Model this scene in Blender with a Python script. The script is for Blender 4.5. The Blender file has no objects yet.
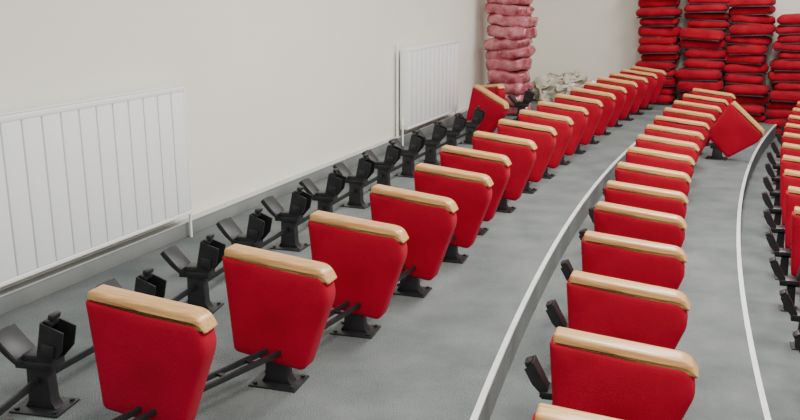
import bpy, bmesh, math, random
from mathutils import Vector, Matrix, noise
random.seed(7)
sc = bpy.context.scene
COL = sc.collection
rad = math.radians

# ------------------------------------------------------------ materials
def mat(name, c1, c2=None, rough=0.6, scale=40, bump=0.0, bscale=300, metal=0.0, sheen=0.0, spec=0.5, detail=4):
    m = bpy.data.materials.new(name); m.use_nodes = True
    nt = m.node_tree; b = nt.nodes['Principled BSDF']
    b.inputs['Base Color'].default_value = (*c1, 1)
    b.inputs['Roughness'].default_value = rough
    b.inputs['Metallic'].default_value = metal
    b.inputs['Specular IOR Level'].default_value = spec
    if sheen: 
        b.inputs['Sheen Weight'].default_value = sheen
        b.inputs['Sheen Tint'].default_value = (1, .3, .35, 1)
    tc = nt.nodes.new('ShaderNodeTexCoord')
    if c2:
        n = nt.nodes.new('ShaderNodeTexNoise'); n.inputs['Scale'].default_value = scale; n.inputs['Detail'].default_value = detail
        r = nt.nodes.new('ShaderNodeValToRGB')
        r.color_ramp.elements[0].position = .3; r.color_ramp.elements[1].position = .7
        r.color_ramp.elements[0].color = (*c1, 1); r.color_ramp.elements[1].color = (*c2, 1)
        nt.links.new(tc.outputs['Object'], n.inputs['Vector'])
        nt.links.new(n.outputs['Fac'], r.inputs['Fac'])
        nt.links.new(r.outputs['Color'], b.inputs['Base Color'])
    if bump:
        n2 = nt.nodes.new('ShaderNodeTexNoise'); n2.inputs['Scale'].default_value = bscale
        bp = nt.nodes.new('ShaderNodeBump'); bp.inputs['Strength'].default_value = bump; bp.inputs['Distance'].default_value = .01
        nt.links.new(tc.outputs['Object'], n2.inputs['Vector'])
        nt.links.new(n2.outputs['Fac'], bp.inputs['Height'])
        nt.links.new(bp.outputs['Normal'], b.inputs['Normal'])
    return m

M_WALL = mat('wall_paint', (.82, .785, .68), (.85, .815, .71), .6, 1.2, .05, 60)
M_CARPET = mat('grey_carpet', (.118, .132, .130), (.190, .204, .200), .95, 3.2, .9, 160, spec=.15, detail=15)
M_RISER = mat('riser_carpet', (.15, .16, .155), (.19, .20, .195), .9, 6, .4, 260, spec=.15)
M_NOSE = mat('nosing_aluminium', (.68, .70, .69), (.55, .56, .55), .45, 8)
M_RED = mat('red_fabric', (.30, .0025, .014), (.40, .004, .022), .85, 5, .3, 420, sheen=.08, spec=.12, detail=8)
M_RED2 = mat('red_fabric_cushion', (.22, .002, .009), (.40, .005, .020), .85, 5, .3, 200, sheen=.1, spec=.15)
M_BLACK = mat('black_steel', (.012, .012, .013), (.022, .022, .024), .42, 20, metal=.2)
M_RADI = mat('radiator_enamel', (.86, .87, .85), None, .3)
M_GAP = mat('radiator_groove', (.42, .42, .41), None, .6)
M_SKIRT = mat('skirting', (.17, .18, .175), (.22, .23, .22), .6, 5)
M_SKTOP = mat('skirting_cap', (.42, .43, .41), (.48, .49, .46), .5, 5)
M_PINK = mat('plastic_wrapped_fabric', (.26, .012, .03), (.50, .17, .19), .22, 11, .6, 30, spec=.9, detail=8)
M_PLASTIC = mat('plastic_sheet', (.48, .44, .33), (.68, .64, .52), .25, 9, .4, 25, spec=.8)
M_WOOD = bpy.data.materials.new('beech_wood'); M_WOOD.use_nodes = True
nt = M_WOOD.node_tree; b = nt.nodes['Principled BSDF']; b.inputs['Roughness'].default_value = .3
tc = nt.nodes.new('ShaderNodeTexCoord'); mp = nt.nodes.new('ShaderNodeMapping'); mp.inputs['Scale'].default_value = (3, 60, 60)
n = nt.nodes.new('ShaderNodeTexNoise'); n.inputs['Scale'].default_value = 2; n.inputs['Detail'].default_value = 5
r = nt.nodes.new('ShaderNodeValToRGB')
r.color_ramp.elements[0].position = .3; r.color_ramp.elements[0].color = (.42, .20, .062, 1)
r.color_ramp.elements[1].position = .7; r.color_ramp.elements[1].color = (.68, .39, .145, 1)
nt.links.new(tc.outputs['Object'], mp.inputs['Vector']); nt.links.new(mp.outputs['Vector'], n.inputs['Vector'])
nt.links.new(n.outputs['Fac'], r.inputs['Fac']); nt.links.new(r.outputs['Color'], b.inputs['Base Color'])

# ------------------------------------------------------------ mesh helpers
def merge(bm, sub, mi, M=None):
    if M is not None: bmesh.ops.transform(sub, matrix=M, verts=sub.verts)
    off = {}
    for v in sub.verts: off[v] = bm.verts.new(v.co)
    for f in sub.faces:
        try:
            nf = bm.faces.new([off[v] for v in f.verts]); nf.material_index = mi; nf.smooth = True
        except ValueError: pass
    sub.free()

def box(bm, size, M, mi=0, bev=0.0, seg=2):
    s = bmesh.new(); bmesh.ops.create_cube(s, size=1)
    bmesh.ops.scale(s, vec=size, verts=s.verts)
    if bev: bmesh.ops.bevel(s, geom=list(s.edges), offset=bev, segments=seg, affect='EDGES', profile=.5)
    merge(bm, s, mi, M)

def T(x, y, z): return Matrix.Translation((x, y, z))
def R(a, ax): return Matrix.Rotation(rad(a), 4, ax)

def roundpoly(pts, rr, seg=6):
    out = []; n = len(pts)
    for i, p in enumerate(pts):
        p = Vector(p); a = Vector(pts[i-1]); c = Vector(pts[(i+1) % n]); r_ = rr[i]
        if r_ == 0: out.append(p); continue
        d1 = (a-p).normalized(); d2 = (c-p).normalized()
        q1 = p+d1*r_; q2 = p+d2*r_
        for k in range(seg+1):
            t = k/seg; out.append((1-t)**2*q1+2*t*(1-t)*p+t*t*q2)
    return out

def prism(bm, poly, th, M, mi=0, bev=0.0, seg=3):
    s = bmesh.new()
    vs = [s.verts.new((p[0], -th/2, p[1])) for p in poly]
    f = s.faces.new(vs)
    ex = bmesh.ops.extrude_face_region(s, geom=[f])
    bmesh.ops.translate(s, vec=(0, th, 0), verts=[v for v in ex['geom'] if isinstance(v, bmesh.types.BMVert)])
    bmesh.ops.recalc_face_normals(s, faces=s.faces)
    if bev:
        rim = [e for e in s.edges if abs(e.verts[0].co.y-e.verts[1].co.y) < 1e-6]
        bmesh.ops.bevel(s, geom=rim, offset=bev, segments=seg, affect='EDGES', profile=.5)
    merge(bm, s, mi, M)

def pillow(bm, poly, th, M, mi, rings=((0, .0), (.004, .45), (.010, .74), (.02, .90), (.045, .98), (.09, 1.0))):
    c = sum((Vector(p) for p in poly), Vector((0, 0)))/len(poly)
    s = bmesh.new()
    def ring_(ins, y):
        out = []
        for p in poly:
            d = c-Vector(p); q = Vector(p)+d.normalized()*ins
            out.append(s.verts.new((q.x, y, q.y)))
        return out
    seq = [(i, -th/2*(.66+.34*k)) for i, k in rings][::-1]+[(i, th/2*(.66+.34*k)) for i, k in rings]
    vr = [ring_(i, y) for i, y in seq]
    n = len(poly)
    for a, b_ in zip(vr[:-1], vr[1:]):
        for i in range(n):
            j = (i+1) % n; s.faces.new((a[i], a[j], b_[j], b_[i]))
    for rg, y in ((vr[0], seq[0][1]), (vr[-1], seq[-1][1])):
        cv = s.verts.new((c.x, y, c.y))
        for i in range(n): s.faces.new((rg[i], rg[(i+1) % n], cv))
    bmesh.ops.recalc_face_normals(s, faces=s.faces)
    merge(bm, s, mi, M)

def finish(bm, name, mats, ang=38):
    me = bpy.data.meshes.new(name); bm.normal_update(); bm.to_mesh(me); bm.free()
    for m in mats: me.materials.append(m)
    me.set_sharp_from_angle(angle=rad(ang))
    return me

def obj(name, me, M=Matrix.Identity(4), parent=None):
    o = bpy.data.objects.new(name, me); COL.objects.link(o)
    if parent is not None:
        o.parent = parent[0]; o.matrix_parent_inverse = parent[1].inverted()
        o.matrix_basis = M
    else:
        o.matrix_world = M
    return o

# ------------------------------------------------------------ layout (metres; z=0 is the tier next to the wall)
CX, CY = 35.5, -6.8
STEP = .16
def arc(Rr, ph): return Vector((CX-Rr*math.cos(ph), CY+Rr*math.sin(ph)))
def phiY(Rr, Y): return math.asin((Y-CY)/Rr)
WD = Vector((.389, .9212)).normalized()
WN = Vector((WD.y, -WD.x))
W0 = Vector((-1.32, 5.466))
CORNER = Vector((1.80, 12.85))
CORNER = W0 + WD*((CORNER-W0).dot(WD))
BN = -WD
EDGES = (36.52, 35.43, 34.43)
def phi_end(Rr):
    lo, hi = .1, 1.0
    for _ in range(50):
        m_ = (lo+hi)/2
        if (arc(Rr, m_)-CORNER).dot(WD) < 0: lo = m_
        else: hi = m_
    return lo
def floor_z(p):
    d = math.hypot(p[0]-CX, p[1]-CY)
    return -STEP*sum(1 for e in EDGES if d < e)
PH0 = phiY(36, -3.0)

bm = bmesh.new()
N = 90
def ring(Rr):
    e = phi_end(Rr); return [arc(Rr, PH0+(e-PH0)*i/N) for i in range(N+1)]
inner = ring(EDGES[0])
outer = []
s0 = (inner[0]-W0).dot(WD); s1 = (CORNER-W0).dot(WD)
for i in range(N+1): outer.append(W0+WD*(s0+(s1-s0)*i/N))
def strip(A, B, za, zb, mi):
    va = [bm.verts.new((p.x, p.y, za)) for p in A]; vb = [bm.verts.new((p.x, p.y, zb)) for p in B]
    for i in range(len(A)-1):
        f = bm.faces.new((va[i], vb[i], vb[i+1], va[i+1])); f.material_index = mi; f.normal_update()
        if za == zb and f.normal.z < 0: f.normal_flip()
strip(outer, inner, 0, 0, 0)
prev = inner; z = 0
for k, Rn in enumerate((EDGES[1], EDGES[2], 31.0)):
    strip(prev, prev, z, z-STEP, 1)
    nx = ring(Rn); strip(prev, nx, z-STEP, z-STEP, 0)
    prev = nx; z -= STEP
obj('floor', finish(bm, 'floor', [M_CARPET, M_RISER]))

for k, Rr in enumerate(EDGES):
    bm = bmesh.new(); e = phi_end(Rr)-.0005; zt = -STEP*k
    prof = [(.022, .0005), (.022, .002), (-.003, .002), (-.003, -.010), (-.0008, -.010), (-.0008, .0005)]
    prevv = None
    for i in range(N+1):
        ph = PH0+(e-PH0)*i/N
        vs = []
        for (dr, dz) in prof:
            p = arc(Rr+dr, ph); vs.append(bm.verts.new((p.x, p.y, zt+dz)))
        if prevv:
            for j in range(len(prof)):
                jj = (j+1) % len(prof); bm.faces.new((prevv[j], prevv[jj], vs[jj], vs[j]))
        else: bm.faces.new(vs)
        prevv = vs
    bm.faces.new(prevv[::-1]); bmesh.ops.recalc_face_normals(bm, faces=bm.faces)
    obj('trim_%d' % (k+1), finish(bm, 'trim', [M_NOSE]))

def frame(o2, xdir, z=0):
    x = Vector((xdir.x, xdir.y, 0)).normalized(); y = Vector((-x.y, x.x, 0))
    m = Matrix.Identity(4)
    for i in range(3): m[i][0] = x[i]; m[i][1] = y[i]; m[i][2] = (0, 0, 1)[i]
    m[0][3], m[1][3], m[2][3] = o2[0], o2[1], z
    return m
WF = frame(W0, WD)
bm = bmesh.new(); box(bm, (s1-s0+1.2, .2, 4.1), T((s0-1+s1+.2)/2, .1, 1.45))
obj('wall_left', finish(bm, 'wall_left', [M_WALL]), WF)
BF = frame(CORNER, WN)
bm = bmesh.new(); box(bm, (8.4, .2, 4.1), T(4.2-.2, .1, 1.45))
obj('wall_back', finish(bm, 'wall_back', [M_WALL]), BF)
bm = bmesh.new()
box(bm, (s1-s0, .06, .09), T((s0+s1)/2, -.030, .045), 0, .004)
box(bm, (s1-s0, .066, .008), T((s0+s1)/2, -.033, .094), 1, .002)
obj('baseboard_left', finish(bm, 'bb', [M_SKIRT, M_SKTOP]), WF)
bm = bmesh.new(); box(bm, (1.7, .03, .09), T(.9, -.015, .045), 0, .004)
obj('baseboard_back', finish(bm, 'bb', [M_SKIRT]), BF)

# ------------------------------------------------------------ radiators
def radiator(s_right, L, z0=.165, h=.79, pipe='none'):
    bm = bmesh.new()
    d0 = .05; d1 = .12
    box(bm, (L, .018, h-.03), T(0, -d0-.009, h/2), 1, .003)
    n_ = round(L/.125); w = L/n_
    box(bm, (L-.01, .012, h-.06), T(0, -d1+.010, h/2), 1)
    for i in range(n_):
        box(bm, (w-.009, .016, h-.05), T(-L/2+w*(i+.5), -d1, h/2), 0, .004, 2)
    box(bm, (L+.012, .022, .028), T(0, -d1, h-.014), 0, .004)
    box(bm, (L+.012, .022, .022), T(0, -d1, .012), 0, .004)
    for sx in (-1, 1): box(bm, (.014, d1-d0+.016, h), T(sx*(L/2+.004), -(d0+d1)/2, h/2), 0, .003)
    k = int(L/.03)
    for i in range(k): box(bm, (.012, d1-d0, .008), T(-L/2+.03*(i+.5), -(d0+d1)/2, h-.006), 0)
    box(bm, (L, .006, .012), T(0, -d0-.003, h-.004), 0)
    for i in range(int(L/.05)): box(bm, (.003, d1-d0-.03, h-.12), T(-L/2+.05*(i+.5), -(d0+d1)/2, h/2), 1)
    for sx in (-.38, .38):
        box(bm, (.03, d0-.004, h-.2), T(sx*L, -d0/2-.003, h/2), 0)
    def pipe_v(x, zb, zt):
        s = bmesh.new(); bmesh.ops.create_cone(s, cap_ends=True, segments=10, radius1=.009, radius2=.009, depth=zt-zb)
        merge(bm, s, 0, T(x, -.085, (zt+zb)/2))
    for sx in (-1, 1):
        x = sx*(L/2+.04)
        pipe_v(x, -z0, .07)
        s = bmesh.new(); bmesh.ops.create_cone(s, cap_ends=True, segments=12, radius1=.018, radius2=.014, depth=.06)
        merge(bm, s, 0, T(x, -.085, .08))
        box(bm, (.05, .02, .02), T(x-sx*.02, -.085, .05), 0, .004)
    if pipe == 'left':
        s = bmesh.new(); bmesh.ops.create_cone(s, cap_ends=True, segments=10, radius1=.012, radius2=.012, depth=h+.2)
        merge(bm, s, 0, T(-L/2-.045, -.03, h/2-.05))
    return obj('radiator', finish(bm, 'radiator', [M_RADI, M_GAP]), WF @ T(s_right-L/2, 0, z0))
radiator(-.25, 2.5)
radiator(4.80, 1.50, pipe='left')

# ------------------------------------------------------------ auditorium seat units
def pedestal(bm, mi, x=0, top=.2):
    box(bm, (.20, .15, .008), T(x, 0, .004), mi, .002)
    prism(bm, [(-.065, .008), (.065, .008), (.048, .035), (.042, top), (-.042, top), (-.048, .035)], .055, T(x, 0, 0), mi, .004, 2)
    for sx in (-.08, .08):
        for sy in (-.055, .055):
            s = bmesh.new(); bmesh.ops.create_cone(s, cap_ends=True, segments=6, radius1=.009, radius2=.009, depth=.008)
            merge(bm, s, mi, T(x+sx, sy, .012))

PANEL = roundpoly([(-.232, .518), (.202, .478), (.226, .400), (.112, .080), (-.198, .122)], [.012, .025, .04, .03, .022])
def densify(poly, d=.03):
    out = []
    for i, p in enumerate(poly):
        q = poly[(i+1) % len(poly)]; L = (q-p).length; k = max(1, int(L/d))
        for j in range(k): out.append(p.lerp(q, j/k))
    return out
PANEL = densify(PANEL)
def armpanel(bm, M=Matrix.Identity(4)):
    pillow(bm, PANEL, .098, M, 0)
    wood = roundpoly([(-.220, .512), (-.220, .550), (.200, .509), (.228, .456), (.217, .450), (.194, .474)], [.004, .014, .035, .006, .004, .015])
    prism(bm, wood, .086, M, 1, .010, 3)

def wing(bm, M, mi, h=.15, w=.085, t=.10):
    box(bm, (.006, t, h), M @ T(0, 0, h/2), mi, .001)
    for sy in (-1, 1):
        prism(bm, [(0, 0), (w*.55, .0), (w, h*.45), (w, h*.92), (0, h)], .006, M @ T(0, sy*t/2, 0), mi)
    box(bm, (.03, t*.7, .02), M @ T(.02, 0, h*.98), mi, .003)

def seat_mesh(wings, tilt=0):
    bm = bmesh.new()
    E = Matrix.Rotation(rad(-3), 4, 'Z')
    if wings: E = E @ T(-.006, 0, 0) @ Matrix.Diagonal((1.07, 1, 1, 1))
    if tilt: E = E @ T(.02, 0, .12) @ R(tilt, 'Y') @ T(0, 0, -.12)
    armpanel(bm, E)
    pedestal(bm, 2, -.02, .15)
    box(bm, (.12, .06, .05), T(-.03, 0, .13), 2, .004)
    if wings:
        yb = .30
        box(bm, (.30, .03, .03), T(-.15, yb, .16), 2, .003)
        wing(bm, T(-.27, yb, .18) @ R(-28, 'Y') @ R(180, 'Z'), 2, .14, .04, .08)
        wing(bm, T(-.21, yb, .18) @ R(10, 'Y'), 2, .17, .05, .08)
        box(bm, (.14, .10, .025), T(-.235, yb, .18), 2, .004)
        prism(bm, [(-.03, -.0), (.03, -.0), (.02, .18), (-.02, .18)], .03, T(-.235, yb, 0), 2)
        box(bm, (.1, .1, .006), T(-.235, yb, .003), 2)
    return finish(bm, 'auditorium_seat', [M_RED, M_WOOD, M_BLACK])
ME_A = seat_mesh(False); ME_B = seat_mesh(True); ME_T = seat_mesh(False, 36)

bm = bmesh.new()
pedestal(bm, 0, 0, .18)
box(bm, (.15, .09, .03), T(0, 0, .185), 0, .004)
box(bm, (.09, .08, .03), T(0, 0, .21), 0, .004)
wing(bm, T(-.045, 0, .195) @ R(-42, 'Y') @ R(180, 'Z'), 0, .14, .022, .12)
wing(bm, T(.014, 0, .195) @ R(12, 'Y'), 0, .165, .095, .08)
box(bm, (.05, .012, .05), T(.07, -.046, .25) @ R(12, 'Y'), 0, .002)
box(bm, (.022, .05, .02), T(.08, 0, .372) @ R(12, 'Y'), 0, .003)
ME_W = finish(bm, 'seat_pedestal', [M_BLACK])

def place(name, me, p, ph, z, jitter=0):
    M = T(p[0], p[1], z) @ Matrix.Rotation(-ph+jitter, 4, 'Z')
    return obj(name, me, M), M

def rail_part(owner, a, b_, z, rails=(-.028, .028), h=.15, sz=.022):
    """twin mounting rail from this pedestal to the next one, a part of the owner"""
    a = Vector((a[0], a[1])); b_ = Vector((b_[0], b_[1])); d = b_-a; L = d.length
    d.normalize(); a2 = a+d*.0; b2 = b_-d*.03; F = frame((a2+b2)/2, d, z); L = (b2-a2).length
    bm = bmesh.new()
    for oy in rails: box(bm, (L, .014, sz), T(0, oy, h), 0, .003)
    if len(rails) > 1:
        for k in range(1, 4): box(bm, (.016, .06, .01), T(-L/2+L*k/4, 0, h), 0)
    obj('mounting_rail', finish(bm, 'mounting_rail', [M_BLACK]), F, owner)

def row(name, me, pts, Z, jit=2, skip=lambda p: False, **kw):
    for i, p in enumerate(pts):
        if skip(p): continue
        ph = math.atan2(p[1]-CY, CX-p[0])
        ow = place(name, me, p, ph, Z, rad(random.uniform(-jit, jit)))
        if i+1 < len(pts) and not skip(pts[i+1]): rail_part(ow, p, pts[i+1], Z, **kw)

rowA = [(-1.16, 2.15), (-.825, 2.68), (-.465, 3.16), (-.185, 3.69), (.070, 4.22), (.305, 4.78), (.48, 5.36), (.73, 5.92), (.97, 6.50),
        (1.20, 7.03), (1.44, 7.59), (1.69, 8.12), (1.94, 8.65), (2.19, 9.20), (2.45, 9.74), (2.70, 10.22), (2.95, 10.70), (3.19, 11.14)]
# the row begins with a bare pedestal just outside the photograph
ow = place('seat_pedestal', ME_W, rowA[0], math.atan2(rowA[0][1]-CY, CX-rowA[0][0]), 0)
rail_part(ow, rowA[0], rowA[1], 0)
row('auditorium_seat', ME_A, rowA[1:], 0)

rowB_Y = [2.13, 2.69, 3.30, 3.91, 4.49, 5.03, 5.60, 6.18, 6.73, 7.25, 7.78, 8.32, 8.88, 9.44, 9.99]
row('auditorium_seat', ME_B, [arc(36.01, phiY(36.01, Y)) for Y in rowB_Y], -STEP)
row('auditorium_seat', ME_B, [arc(34.92, phiY(34.92, 2.2+.56*i)) for i in range(15)], -2*STEP)
pw = [arc(38.05, phiY(38.05, 2.44+.515*i)) for i in range(16)]
pw[1] = pw[1]+Vector((-.06, 0))
row('seat_pedestal', ME_W, pw, 0, 5, skip=lambda p: 8.85 < p[1] < 9.65, rails=(0,), h=.12, sz=.028)

place('auditorium_seat', ME_T, (3.25, 8.62), phiY(36, 8.6), -STEP)
def loose(M):
    bm = bmesh.new(); armpanel(bm)
    return obj('seat_side_panel', finish(bm, 'seat_side_panel', [M_RED, M_WOOD]), M)
loose(T(1.05, 9.42, -.02) @ R(-60, 'Z') @ R(-14, 'Y'))
loose(T(.84, 9.12, -.05) @ R(-40, 'Z') @ R(18, 'Y'))

# ------------------------------------------------------------ cushion stacks
def cushion(bm, M, w=.5, d=.46, h=.12, mi=0, back=1, amp=.0, ex=8):
    s = bmesh.new(); bmesh.ops.create_cube(s, size=1)
    bmesh.ops.subdivide_edges(s, edges=list(s.edges), cuts=7, use_grid_fill=True)
    for v in s.verts:
        x, y, zz = v.co*2
        k = (abs(x)**ex+abs(y)**ex+abs(zz)**(ex*.6))**(1/ex)
        q = Vector((x, y, zz))/max(k, 1e-6)
        q = Vector((q.x*w/2, q.y*d/2, q.z*h/2*(1+.10*(1-x*x)*(1-y*y))))
        if amp: q += noise.noise_vector(q*9+M.translation*3)*amp
        v.co = q
    merge(bm, s, mi, M)
    if back is not None:
        box(bm, (w*.88, d*.9, .016), M @ T(0, 0, -h/2-.002), back, .003)
def stack(w_, dist, n_, name='stacked_seat_cushions', wdt=.56, h=.118):
    c = CORNER+WN*w_+BN*dist
    bm = bmesh.new(); z = 0; lean = random.uniform(-.02, .02)
    for i in range(n_):
        hh = h*random.uniform(.8, 1.15)
        ww = wdt*random.choice((1.0, .97, 1.03, .88, .93))
        cushion(bm, T(random.uniform(-.035, .035)+lean*z, random.uniform(-.07, .07), z+hh/2+.008) @ R(random.uniform(-8, 8), 'Z') @ R(random.uniform(-3, 3), 'Y'), ww, .44, hh, ex=random.choice((4.5, 5.5, 7)), amp=.012)
        z += hh+.006
    return obj(name, finish(bm, name, [M_RED2, M_BLACK]), frame(c, WN, floor_z(c)))
stack(1.98, .36, 15); stack(2.55, .40, 16); stack(3.11, .37, 13); stack(3.67, .40, 13); stack(4.24, .38, 13)

bm = bmesh.new(); z = 0
for i in range(14):
    hh = .14*random.uniform(.85, 1.1)
    cushion(bm, T(random.uniform(-.03, .03), random.uniform(-.03, .03), z+hh/2) @ R(random.uniform(-9, 9), 'Z') @ R(random.uniform(-7, 7), 'Y'), .54*random.uniform(.85, 1.05), .46, hh*1.05, 0, None, .03, 6)
    z += hh*.97
obj('plastic_wrapped_cushion_stack', finish(bm, 'wrapped', [M_PINK]), frame((1.36, 10.75), WN, 0))
bm = bmesh.new(); bmesh.ops.create_icosphere(bm, subdivisions=5, radius=1)
for v in bm.verts:
    q = v.co.copy(); q.x *= .48; q.y *= .28; q.z *= .22
    nn = noise.noise_vector(v.co*2.2)*.15+noise.noise_vector(v.co*6)*.07+noise.noise_vector(v.co*14)*.03
    q += nn; q.z = max(q.z+.12, .003); v.co = q
for f in bm.faces: f.smooth = False
obj('crumpled_plastic_sheeting', finish(bm, 'plastic', [M_PLASTIC]), frame(CORNER+WN*.75+BN*.6, WN, 0))

# ------------------------------------------------------------ lighting
w = bpy.data.worlds.new('World'); sc.world = w; w.use_nodes = True
bg = w.node_tree.nodes['Background']; bg.inputs[0].default_value = (.97, .98, 1, 1); bg.inputs[1].default_value = .88
def area(x, y, z, sx, sy, p, rz=0, rx=0, col=(1, .975, .92)):
    l = bpy.data.lights.new('ceiling_light', 'AREA'); l.shape = 'RECTANGLE'; l.size = sx; l.size_y = sy; l.energy = p; l.color = col
    o = bpy.data.objects.new('ceiling_light', l); COL.objects.link(o); o.location = (x, y, z); o.rotation_euler = (rx, 0, rz)
for (x, y, p) in ((.8, 1.2, 120), (1.8, 5.2, 190), (3.6, 8.8, 130)):
    area(x, y, 3.1, .6, 2.2, p, -rad(22))
area(4.2, 3.0, 3.1, .6, 2.2, 125, -rad(22))

cam = bpy.data.cameras.new('Camera'); co = bpy.data.objects.new('Camera', cam); COL.objects.link(co)
co.location = (0, 0, 1.53); co.rotation_euler = (rad(90-14.5), 0, 0)
cam.sensor_width = 36; cam.lens = 860/800*36; cam.clip_start = .05
sc.camera = co
